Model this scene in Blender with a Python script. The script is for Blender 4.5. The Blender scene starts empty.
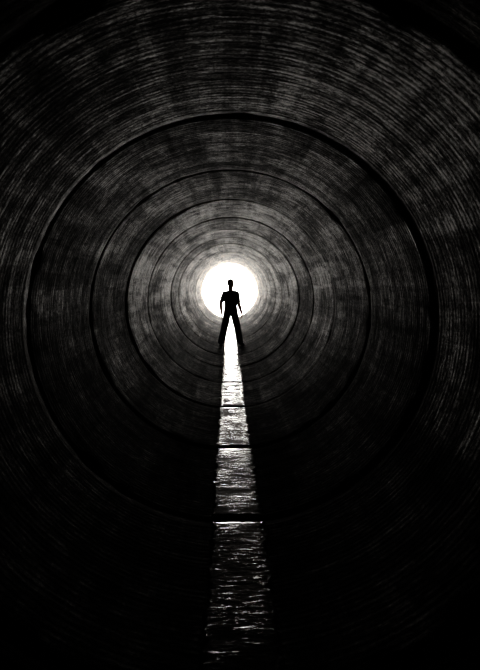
import bpy, bmesh, math, random
from mathutils import Vector, Matrix, noise
random.seed(4)
R=1.37
EXIT=24.9
scene=bpy.context.scene
scene.view_settings.view_transform='Standard'
scene.view_settings.look='None'

def link(o,parent=None):
    scene.collection.objects.link(o)
    if parent: o.parent=parent
    return o

# ---------------- node helpers
def new_mat(name):
    m=bpy.data.materials.new(name); m.use_nodes=True
    nt=m.node_tree; b=nt.nodes['Principled BSDF']
    return m,nt,b
def N(nt,t,**kw):
    n=nt.nodes.new(t)
    for k,v in kw.items(): setattr(n,k,v)
    return n
def setin(nt,sock,v):
    if isinstance(v,bpy.types.NodeSocket): nt.links.new(v,sock)
    else: sock.default_value=v
def math_(nt,op,a,b=0.0,c=None,clamp=False):
    n=N(nt,'ShaderNodeMath',operation=op,use_clamp=clamp)
    setin(nt,n.inputs[0],a); setin(nt,n.inputs[1],b)
    if c is not None: setin(nt,n.inputs[2],c)
    return n.outputs[0]
def noise_(nt,vec,scale,loc=(0,0,0),detail=3,rough=0.55,dist=0.0):
    mp=N(nt,'ShaderNodeMapping'); mp.inputs['Scale'].default_value=scale; mp.inputs['Location'].default_value=loc
    nt.links.new(vec,mp.inputs['Vector'])
    n=N(nt,'ShaderNodeTexNoise'); n.inputs['Scale'].default_value=1.0
    n.inputs['Detail'].default_value=detail; n.inputs['Roughness'].default_value=rough
    n.inputs['Distortion'].default_value=dist
    nt.links.new(mp.outputs[0],n.inputs['Vector'])
    return n.outputs['Fac']
def remap(nt,v,a,b,c,d,smooth=False):
    n=N(nt,'ShaderNodeMapRange'); n.interpolation_type='SMOOTHSTEP' if smooth else 'LINEAR'
    nt.links.new(v,n.inputs[0])
    for i,x in enumerate((a,b,c,d)): n.inputs[i+1].default_value=x
    return n.outputs[0]

# ---------------- concrete material
def concrete_mat():
    m,nt,b=new_mat('wet_ribbed_concrete')
    tc=N(nt,'ShaderNodeTexCoord'); P=tc.outputs['Object']
    sep=N(nt,'ShaderNodeSeparateXYZ'); nt.links.new(P,sep.inputs[0])
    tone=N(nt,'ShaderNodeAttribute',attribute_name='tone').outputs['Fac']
    edge=N(nt,'ShaderNodeAttribute',attribute_name='edge').outputs['Fac']
    ribA=noise_(nt,P,(4.2,50,4.2),detail=5,rough=0.75)
    ribB=noise_(nt,P,(14,150,14),(3,1,7),detail=2)
    wv=N(nt,'ShaderNodeTexWave',wave_type='BANDS',bands_direction='Y')
    wv.inputs['Scale'].default_value=8.0; wv.inputs['Distortion'].default_value=1.0
    wv.inputs['Detail'].default_value=3; wv.inputs['Detail Scale'].default_value=2.5
    nt.links.new(P,wv.inputs['Vector'])
    streak=noise_(nt,P,(4.5,0.3,4.5),(1,2,3),detail=5,rough=0.65)
    streak2=noise_(nt,P,(15,0.9,15),(8,2,3),detail=3,rough=0.6)
    blot=noise_(nt,P,(1.6,1.1,1.6),(5,5,1),detail=6,rough=0.65)
    brk=noise_(nt,P,(10,20,10),(2,9,4),detail=5,rough=0.85)
    grit=noise_(nt,P,(60,70,60),(2,3,4),detail=3,rough=0.75)
    band=noise_(nt,P,(0.12,6.5,0.12),(4,1,9),detail=3,rough=0.65)
    # formwork panels: patches with straight edges
    ang=math_(nt,'ARCTAN2',sep.outputs['X'],sep.outputs['Z'])
    def panels(ka,ky,off):
        row=math_(nt,'FLOOR',math_(nt,'MULTIPLY_ADD',sep.outputs['Y'],ky,off))
        wb=math_(nt,'MULTIPLY_ADD',streak2,0.25,math_(nt,'MULTIPLY_ADD',ang,ka,math_(nt,'MULTIPLY',row,0.37)))
        col=math_(nt,'FLOOR',wb)
        cb=N(nt,'ShaderNodeCombineXYZ'); nt.links.new(row,cb.inputs[0]); nt.links.new(col,cb.inputs[1])
        wn=N(nt,'ShaderNodeTexWhiteNoise',noise_dimensions='2D'); nt.links.new(cb.outputs[0],wn.inputs['Vector'])
        return wn.outputs['Value']
    pA=panels(3.3,1.15,.3); pB=panels(7.5,2.6,.7)
    h=math_(nt,'MULTIPLY',ribA,0.75)
    h=math_(nt,'MULTIPLY_ADD',wv.outputs['Fac'],remap(nt,brk,0.38,0.62,0.12,0.6),h)
    h=math_(nt,'MULTIPLY_ADD',ribB,0.22,h)
    h=math_(nt,'MULTIPLY_ADD',brk,0.4,h)
    h=math_(nt,'MULTIPLY_ADD',grit,0.5,h)
    bp=N(nt,'ShaderNodeBump'); bp.inputs['Strength'].default_value=1.0; bp.inputs['Distance'].default_value=0.011
    nt.links.new(h,bp.inputs['Height']); nt.links.new(bp.outputs[0],b.inputs['Normal'])
    # stains, with rib grooves darkened and joint lips lightened
    s=math_(nt,'MULTIPLY',remap(nt,streak,0.38,0.62,0.35,1.0,True),remap(nt,blot,0.35,0.62,0.45,1.0,True))
    s=math_(nt,'MULTIPLY',s,remap(nt,streak2,0.3,0.6,0.5,1.0))
    s=math_(nt,'MULTIPLY',s,remap(nt,brk,0.42,0.62,0.2,1.4))
    s=math_(nt,'MULTIPLY',s,remap(nt,ribA,0.42,0.60,0.15,1.4))
    s=math_(nt,'MULTIPLY',s,remap(nt,wv.outputs['Fac'],0.1,0.8,0.4,1.3))
    s=math_(nt,'MULTIPLY',s,remap(nt,grit,0.38,0.6,0.25,1.6))
    s=math_(nt,'MULTIPLY',s,remap(nt,band,0.38,0.60,0.4,1.3))
    s=math_(nt,'MULTIPLY',s,remap(nt,pA,0,1,0.45,1.2))
    s=math_(nt,'MULTIPLY',s,remap(nt,pB,0,1,0.6,1.25))
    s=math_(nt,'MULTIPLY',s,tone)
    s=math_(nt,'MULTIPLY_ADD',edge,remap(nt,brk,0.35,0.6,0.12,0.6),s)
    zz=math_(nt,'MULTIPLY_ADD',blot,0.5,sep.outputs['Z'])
    height_tone=remap(nt,zz,-0.8,1.15,0.10,1.0,True)  # darker toward the bottom of the pipe
    s=math_(nt,'MULTIPLY',s,height_tone)
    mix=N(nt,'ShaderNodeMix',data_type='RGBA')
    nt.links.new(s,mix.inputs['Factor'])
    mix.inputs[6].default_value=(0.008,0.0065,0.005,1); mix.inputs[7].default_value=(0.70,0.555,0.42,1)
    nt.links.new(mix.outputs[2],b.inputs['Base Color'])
    b.inputs['Specular Tint'].default_value=(1,.93,.84,1)
    nt.links.new(remap(nt,s,0,0.7,0.0,0.5),b.inputs['Specular IOR Level'])
    nt.links.new(remap(nt,s,0.0,0.5,0.85,0.52),b.inputs['Roughness'])
    return m
concrete=concrete_mat()

# ---------------- tunnel of pipe segments
joints=[-6.1,-4.4,-2.7,-1.2,0.25,1.80,3.29,4.80,6.44,8.1,9.75,11.4,13.05,14.7,16.35,18.0,19.65,21.3,22.95,EXIT]
tones =[.1,.1,.1,.1,.14,1.45,.75,1.25,3.2,1.9,4.4,2.6,5.5,3.6,7,5,9,7,11]  # per segment; far ones raised, putting the exit's brightness into the wall colour
gaps  =[.02]*5+[.010,.022,.022,.022,.030,.025,.035,.03,.04,.03,.04,.03,.04,.03]
NA=256
def lathe(name,mat):
    bm=bmesh.new(); lay=bm.verts.layers.float.new('tone'); le=bm.verts.layers.float.new('edge')
    prev=None
    rings=[]
    for i in range(len(joints)-1):
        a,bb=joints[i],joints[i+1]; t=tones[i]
        dx=random.uniform(-.011,.011); dz=random.uniform(-.004,.004)
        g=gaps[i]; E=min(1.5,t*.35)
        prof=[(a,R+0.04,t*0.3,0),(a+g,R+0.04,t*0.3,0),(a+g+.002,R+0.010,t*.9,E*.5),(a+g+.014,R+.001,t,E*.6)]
        n=14
        for k in range(n+1):
            y=a+g+.04+(bb-a-g-.13)*k/n
            prof.append((y,R,t,0))
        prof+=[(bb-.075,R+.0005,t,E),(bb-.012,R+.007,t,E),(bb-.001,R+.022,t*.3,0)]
        for y,r,tt,ee in prof: rings.append((y,r,tt,ee,dx,dz))
    for y,r,tt,ee,dx,dz in rings:
        cur=[]
        for j in range(NA):
            th=2*math.pi*j/NA
            rr=r
            if r<R+.025 and r>R+.0007:   # chipped lip
                rr+=0.016*max(0,noise.noise(Vector((math.cos(th)*8,y*3,math.sin(th)*8))))
            v=bm.verts.new((dx+rr*math.cos(th),y,dz+rr*math.sin(th)))
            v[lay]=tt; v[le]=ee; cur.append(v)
        if prev:
            for j in range(NA):
                k=(j+1)%NA
                bm.faces.new((prev[j],cur[j],cur[k],prev[k]))
        prev=cur
    last=prev
    for (y,r) in ((EXIT,R+.18),(-6.1,R+.18)):
        cur=[]
        for j in range(NA):
            th=2*math.pi*j/NA
            v=bm.verts.new((r*math.cos(th),y,r*math.sin(th))); v[lay]=.6; cur.append(v)
        for j in range(NA):
            k=(j+1)%NA; bm.faces.new((last[j],cur[j],cur[k],last[k]))
        last=cur
    bm.faces.new(last)   # unseen end cap, added behind the camera to keep sky light out
    bmesh.ops.recalc_face_normals(bm,faces=bm.faces)
    for f in bm.faces: f.smooth=True
    me=bpy.data.meshes.new(name); bm.to_mesh(me); bm.free()
    me.materials.append(mat)
    try: me.set_sharp_from_angle(angle=math.radians(35))
    except Exception: pass
    return link(bpy.data.objects.new(name,me))
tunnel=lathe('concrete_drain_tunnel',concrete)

# ---------------- water
def water_mat():
    m,nt,b=new_mat('shallow_water')
    tc=N(nt,'ShaderNodeTexCoord'); P=tc.outputs['Object']
    a=noise_(nt,P,(9,34,9),detail=4,rough=0.6,dist=0.6)
    c=noise_(nt,P,(35,90,35),(3,3,3),detail=3,rough=0.6)
    big=noise_(nt,P,(4,7,4),(7,3,3),detail=3)
    h=math_(nt,'MULTIPLY_ADD',c,0.3,a)
    h=math_(nt,'MULTIPLY',h,remap(nt,big,.35,.65,.25,1.4))
    bp=N(nt,'ShaderNodeBump'); bp.inputs['Strength'].default_value=1.0; bp.inputs['Distance'].default_value=0.0040
    nt.links.new(h,bp.inputs['Height']); nt.links.new(bp.outputs[0],b.inputs['Normal'])
    b.inputs['Base Color'].default_value=(.006,.006,.005,1)
    b.inputs['Roughness'].default_value=0.05
    b.inputs['Specular IOR Level'].default_value=0.5
    return m
def make_water():
    bm=bmesh.new()
    zc=-R+0.019
    for i in range(len(joints)-1):
        a,bb=joints[i]+.05,joints[i+1]-.03
        n=int((bb-a)/.018); prev=None
        for k in range(n+1):
            y=a+(bb-a)*k/n
            cx=0.028+0.02*noise.noise(Vector((0,y*.5,9)))
            wl=.180+.022*noise.noise(Vector((1,y*5,0)))+.03*noise.noise(Vector((4,y*22,0)))
            wr=.170+.022*noise.noise(Vector((7,y*5,3)))+.03*noise.noise(Vector((9,y*22,3)))
            row=[]
            for s in (-1,-.96,-.90,-.82,-.6,-.3,0,.3,.6,.82,.90,.96,1):
                x=cx+(wl if s<0 else wr)*s
                z=zc
                if abs(s)>.85: z=zc-.002+.011*noise.noise(Vector((s*12,y*34,2)))   # ripples caught along the stream edge
                if abs(s)==1 : z=-math.sqrt(R*R-x*x)-.002
                if k in (0,n): z=min(z,-math.sqrt(R*R-x*x)-.004)
                row.append(bm.verts.new((x,y,z)))
            if prev:
                for j in range(12): bm.faces.new((prev[j],prev[j+1],row[j+1],row[j])).smooth=True
            prev=row
    bmesh.ops.recalc_face_normals(bm,faces=bm.faces)
    for f in bm.faces:
        if f.normal.z<0: f.normal_flip()
    me=bpy.data.meshes.new('water_stream'); bm.to_mesh(me); bm.free()
    me.materials.append(water_mat())
    return link(bpy.data.objects.new('water_stream',me))
make_water()

# ---------------- scatter volume added in the last stretch to make a glow around the exit
def make_exit_glow():
    bm=bmesh.new()
    bmesh.ops.create_cone(bm,cap_ends=True,segments=64,radius1=R-.02,radius2=R-.02,depth=EXIT-14.0)
    bm.transform(Matrix.Translation((0,(EXIT+14.0)/2-.02,0))@Matrix.Rotation(math.pi/2,4,'X'))
    me=bpy.data.meshes.new('exit_glow_volume'); bm.to_mesh(me); bm.free()
    m=bpy.data.materials.new('exit_glow_scatter'); m.use_nodes=True; nt=m.node_tree; nt.nodes.clear()
    out=N(nt,'ShaderNodeOutputMaterial'); sc=N(nt,'ShaderNodeVolumeScatter')
    sc.inputs['Density'].default_value=.014; sc.inputs['Anisotropy'].default_value=.85
    nt.links.new(sc.outputs[0],out.inputs['Volume'])
    me.materials.append(m)
    return link(bpy.data.objects.new('exit_glow_volume',me))
make_exit_glow()

# ---------------- man
def cloth(name,col,rough=.85):
    m,nt,b=new_mat(name)
    tc=N(nt,'ShaderNodeTexCoord')
    n=noise_(nt,tc.outputs['Object'],(30,30,30),detail=4)
    mix=N(nt,'ShaderNodeMix',data_type='RGBA'); nt.links.new(n,mix.inputs['Factor'])
    mix.inputs[6].default_value=(*[c*.7 for c in col],1); mix.inputs[7].default_value=(*[min(1,c*1.25) for c in col],1)
    nt.links.new(mix.outputs[2],b.inputs['Base Color']); b.inputs['Roughness'].default_value=rough
    b.inputs['Specular IOR Level'].default_value=.15
    return m
skin=cloth('skin',(.35,.2,.14),.6); shirt=cloth('shirt_cotton',(.05,.05,.055)); denim=cloth('dark_denim',(.02,.022,.03))
leather=cloth('boot_leather',(.02,.017,.015),.6); hairm=cloth('dark_hair',(.015,.01,.008),.6)
eyem=cloth('eye_white',(.5,.5,.5),.2); irism=cloth('iris',(.02,.012,.01),.2)

def ell(bm,c,r,rot=None,seg=3):
    ret=bmesh.ops.create_icosphere(bm,subdivisions=seg,radius=1.0)
    M=Matrix.Translation(Vector(c))@(rot.to_4x4() if rot else Matrix.Identity(4))@Matrix.Diagonal((*([r]*3 if isinstance(r,(int,float)) else r),1))
    for v in ret['verts']: v.co=M@v.co
    return ret['verts']
def capsule(main,a,ra,b,rb,seg=3):
    t=bmesh.new(); ell(t,a,ra,seg=seg); ell(t,b,rb,seg=seg)
    res=bmesh.ops.convex_hull(t,input=t.verts[:])
    junk=[g for g in res['geom_interior'] if isinstance(g,bmesh.types.BMVert)]
    junk+=[g for g in res['geom_unused'] if isinstance(g,bmesh.types.BMVert)]
    bmesh.ops.delete(t,geom=list(set(junk)),context='VERTS')
    bmesh.ops.recalc_face_normals(t,faces=t.faces)
    me=bpy.data.meshes.new('tmp'); t.to_mesh(me); t.free(); main.from_mesh(me); bpy.data.meshes.remove(me)
def finish(bm,name,mat,parent,voxel=.006,smooth=4,xf=None,wrinkle=0):
    if xf: bm.transform(xf)
    me=bpy.data.meshes.new(name+'_src'); bm.to_mesh(me); bm.free()
    o=bpy.data.objects.new(name+'_src',me); scene.collection.objects.link(o)
    md=o.modifiers.new('r','REMESH'); md.mode='VOXEL'; md.voxel_size=voxel
    if smooth:
        s=o.modifiers.new('s','SMOOTH'); s.factor=.5; s.iterations=smooth
    dg=bpy.context.evaluated_depsgraph_get()
    me2=bpy.data.meshes.new_from_object(o.evaluated_get(dg)); me2.name=name
    bpy.data.objects.remove(o)
    if wrinkle:
        nr=[v.normal.copy() for v in me2.vertices]
        for v,n in zip(me2.vertices,nr):
            p=v.co
            d=noise.noise(Vector((p.x*9,p.y*9,p.z*16+p.x*8)))+.5*noise.noise(Vector((p.x*20,p.y*20,p.z*34)))
            v.co=p+n*(d*wrinkle+wrinkle*.4)
    me2.materials.clear(); me2.materials.append(mat)
    for p in me2.polygons: p.use_smooth=True; p.material_index=0
    return link(bpy.data.objects.new(name,me2),parent)

MY=13.15
man=link(bpy.data.objects.new('standing_man',None))
man.location=(0.02,MY,-R)
man.rotation_euler=(0,0,math.radians(14))
FX=.275
def footz(x): return R-math.sqrt(R*R-(x+.03)**2)
J={}
for s,n in ((-1,'l'),(1,'r')):
    gz=footz(s*FX)
    J[n]=dict(hip=(s*.092,0,.90),knee=(s*.18,-.02,.50),ank=(s*.262,.03,.10+gz),gz=gz,
      sh=(s*.166,0,1.415),el=(s*.245,.035,1.15),wr=(s*.262,-.03,.91))
J['l']['el']=(-.262,.07,1.145); J['l']['wr']=(-.262,-.04,.915)
J['r']['el']=(.228,.02,1.135); J['r']['wr']=(.282,-.07,.905)
# body
b=bmesh.new()
capsule(b,(0,0,.93),(.15,.105,.09),(0,0,1.10),(.135,.095,.08))
capsule(b,(0,0,1.10),(.135,.095,.08),(0,0,1.29),(.158,.11,.10))
capsule(b,(0,0,1.30),(.158,.108,.10),(0,.01,1.42),(.11,.075,.05))
capsule(b,(0,.01,1.43),(.085,.065,.06),(0,0,1.52),(.060,.060,.05))
capsule(b,(0,.01,1.45),(.063,.063,.05),(0,0,1.62),.060)
for n in 'lr':
    j=J[n]; s=-1 if n=='l' else 1
    capsule(b,(s*.03,.005,1.475),.045,j['sh'],.058)
    capsule(b,j['sh'],.062,j['el'],.047)
    capsule(b,(Vector(j['el'])),.047,Vector(j['el']).lerp(Vector(j['wr']),.35),.047)
    capsule(b,Vector(j['el']).lerp(Vector(j['wr']),.35),.047,j['wr'],.031)
    capsule(b,j['hip'],.09,j['knee'],.058)
    kn=Vector(j['knee']);an=Vector(j['ank'])
    capsule(b,kn,.056,kn.lerp(an,.35)+Vector((0,.02,0)),.056)
    capsule(b,kn.lerp(an,.35)+Vector((0,.02,0)),.056,an,.04)
    # hand: palm + five bent fingers
    w=Vector(j['wr']); 
    capsule(b,w,(.018,.027,.02),w+Vector((s*.004,-.012,-.085)),(.015,.042,.018))
    base=w+Vector((s*.004,-.012,-.09))
    for off,L in ((-.036,.072),(-.012,.082),(.012,.077),(.036,.060)):
        p0=base+Vector((0,off,0)); 
        p1=p0+Vector((-s*.004,off*.15,-L*.45)); p2=p1+Vector((-s*.014,0,-L*.32)); p3=p2+Vector((-s*.016,0,-L*.20))
        capsule(b,p0,.0090,p1,.0085,2); capsule(b,p1,.0085,p2,.0078,2); capsule(b,p2,.0078,p3,.007,2)
    t0=w+Vector((0,-.03,-.03)); t1=t0+Vector((-s*.012,-.034,-.034)); t2=t1+Vector((-s*.008,-.008,-.034))
    capsule(b,t0,.014,t1,.011,2); capsule(b,t1,.011,t2,.009,2)
finish(b,'body',skin,man,voxel=.0045,smooth=3)
# head, turned toward the side wall
HR=Matrix.Translation((0,-.005,1.687))@Matrix.Rotation(math.radians(30),4,'Z')@Matrix.Rotation(math.radians(5),4,'X')@Matrix.Scale(1.03,4)
h=bmesh.new()
ell(h,(0,.012,.025),(.075,.095,.09),seg=3)
capsule(h,(0,-.03,-.02),(.064,.058,.06),(0,-.05,-.080),(.036,.030,.028))
capsule(h,(-.028,-.078,.016),.012,(.028,-.078,.016),.012)       # brow
capsule(h,(0,-.086,.008),.008,(0,-.108,-.028),.0115)           # nose
capsule(h,(-.011,-.097,-.031),.008,(.011,-.097,-.031),.008)
capsule(h,(-.017,-.082,-.053),.007,(.017,-.082,-.053),.007)    # lips
capsule(h,(-.014,-.080,-.062),.007,(.014,-.080,-.062),.007)
for s in (-1,1):
    capsule(h,(s*.076,.012,.012),(.007,.018,.017),(s*.074,.005,-.025),(.006,.010,.010))
    ell(h,(s*.038,-.062,-.022),(.022,.02,.018))
capsule(h,(0,.005,-.04),(.06,.055,.04),(0,.02,-.12),(.058,.058,.04))
finish(h,'head',skin,man,voxel=.003,smooth=2,xf=HR)
for nm,mt,yy,rr in (('eyes',eyem,-.0745,.0115),('irises',irism,-.0832,.0045)):
    e=bmesh.new()
    for s in (-1,1): ell(e,(s*.029,yy,-.002),rr,seg=3)
    e.transform(HR); me=bpy.data.meshes.new(nm); e.to_mesh(me); e.free(); me.materials.append(mt); link(bpy.data.objects.new(nm,me),man)
hb=bmesh.new()
ell(hb,(0,.022,.036),(.080,.096,.090),seg=3)
capsule(hb,(0,.045,.02),(.075,.065,.06),(0,.06,-.035),(.056,.04,.03))
ell(hb,(0,-.035,.085),(.045,.04,.028),seg=3)
finish(hb,'hair',hairm,man,voxel=.004,smooth=2,xf=HR,wrinkle=.003)
# t-shirt
t=bmesh.new()
capsule(t,(0,0,.885),(.205,.142,.03),(0,0,1.10),(.172,.122,.08))
capsule(t,(0,0,1.10),(.172,.122,.08),(0,0,1.29),(.182,.130,.10))
capsule(t,(0,0,1.30),(.182,.127,.10),(0,.01,1.41),(.135,.088,.055))
capsule(t,(0,.01,1.44),(.095,.08,.05),(0,.01,1.49),(.075,.072,.02))
for n in 'lr':
    j=J[n]; s=-1 if n=='l' else 1
    capsule(t,(s*.035,.005,1.465),(.05,.065,.050),j['sh'],.068)
    capsule(t,(s*.06,0,1.36),(.09,.10,.08),j['sh'],.068)
    m_=Vector(j['sh']).lerp(Vector(j['el']),.74)
    capsule(t,j['sh'],.071,m_,(.070,.072,.02))
finish(t,'tshirt',shirt,man,voxel=.006,smooth=10,wrinkle=.006)
# trousers
t=bmesh.new()
capsule(t,(0,0,.90),(.165,.118,.07),(0,0,.985),(.155,.108,.03))
for n in 'lr':
    j=J[n]; kn=Vector(j['knee']); an=Vector(j['ank'])
    capsule(t,j['hip'],(.104,.112,.08),kn,(.094,.095,.07))
    capsule(t,kn,(.094,.095,.07),an+Vector((0,0,-.02)),(.090,.092,.02))
finish(t,'trousers',denim,man,voxel=.006,smooth=6,wrinkle=.006)
# boots
t=bmesh.new()
for n in 'lr':
    s=-1 if n=='l' else 1; an=Vector(J[n]['ank']); g=J[n]['gz']
    capsule(t,an+Vector((0,0,.02)),(.05,.055,.02),Vector((an.x,.035,g+.05)),(.048,.06,.045))
    capsule(t,(an.x,.04,g+.045),(.046,.055,.045),(an.x+s*.035,-.14,g+.036),(.050,.06,.034))
    capsule(t,(an.x,.05,g+.014),(.047,.05,.014),(an.x+s*.035,-.15,g+.012),(.054,.062,.013))
finish(t,'boots',leather,man,voxel=.006,smooth=2)

# ---------------- daylight outside: hazy sky, brightest low over the outfall
w=bpy.data.worlds.new('hazy_sky'); scene.world=w; w.use_nodes=True
nt=w.node_tree; bg=nt.nodes['Background']; bg.inputs[0].default_value=(1,.955,.89,1)
tc=N(nt,'ShaderNodeTexCoord')
dp=N(nt,'ShaderNodeVectorMath',operation='DOT_PRODUCT'); nt.links.new(tc.outputs['Generated'],dp.inputs[0]); dp.inputs[1].default_value=(0,1,0)
c=math_(nt,'MAXIMUM',dp.outputs['Value'],0.0)
c=math_(nt,'POWER',c,60.0)
st=math_(nt,'MULTIPLY_ADD',c,16.0,4.5)
nt.links.new(st,bg.inputs[1])
ld=bpy.data.lights.new('sky_portal','AREA'); ld.shape='SQUARE'; ld.size=2*R+.1; ld.cycles.is_portal=True
lo=link(bpy.data.objects.new('sky_portal',ld)); lo.location=(0,EXIT+.02,0); lo.rotation_euler=(-math.pi/2,0,0)

# ---------------- camera
cd=bpy.data.cameras.new('camera'); cd.sensor_fit='HORIZONTAL'; cd.sensor_width=36; cd.lens=36*490/480
cd.clip_start=.02
cam=link(bpy.data.objects.new('camera',cd)); cam.location=(-.03,0,.26)
cam.rotation_euler=(math.radians(90-4.0),0,-math.radians(1.3))
cd.shift_y=-15/480
scene.camera=cam
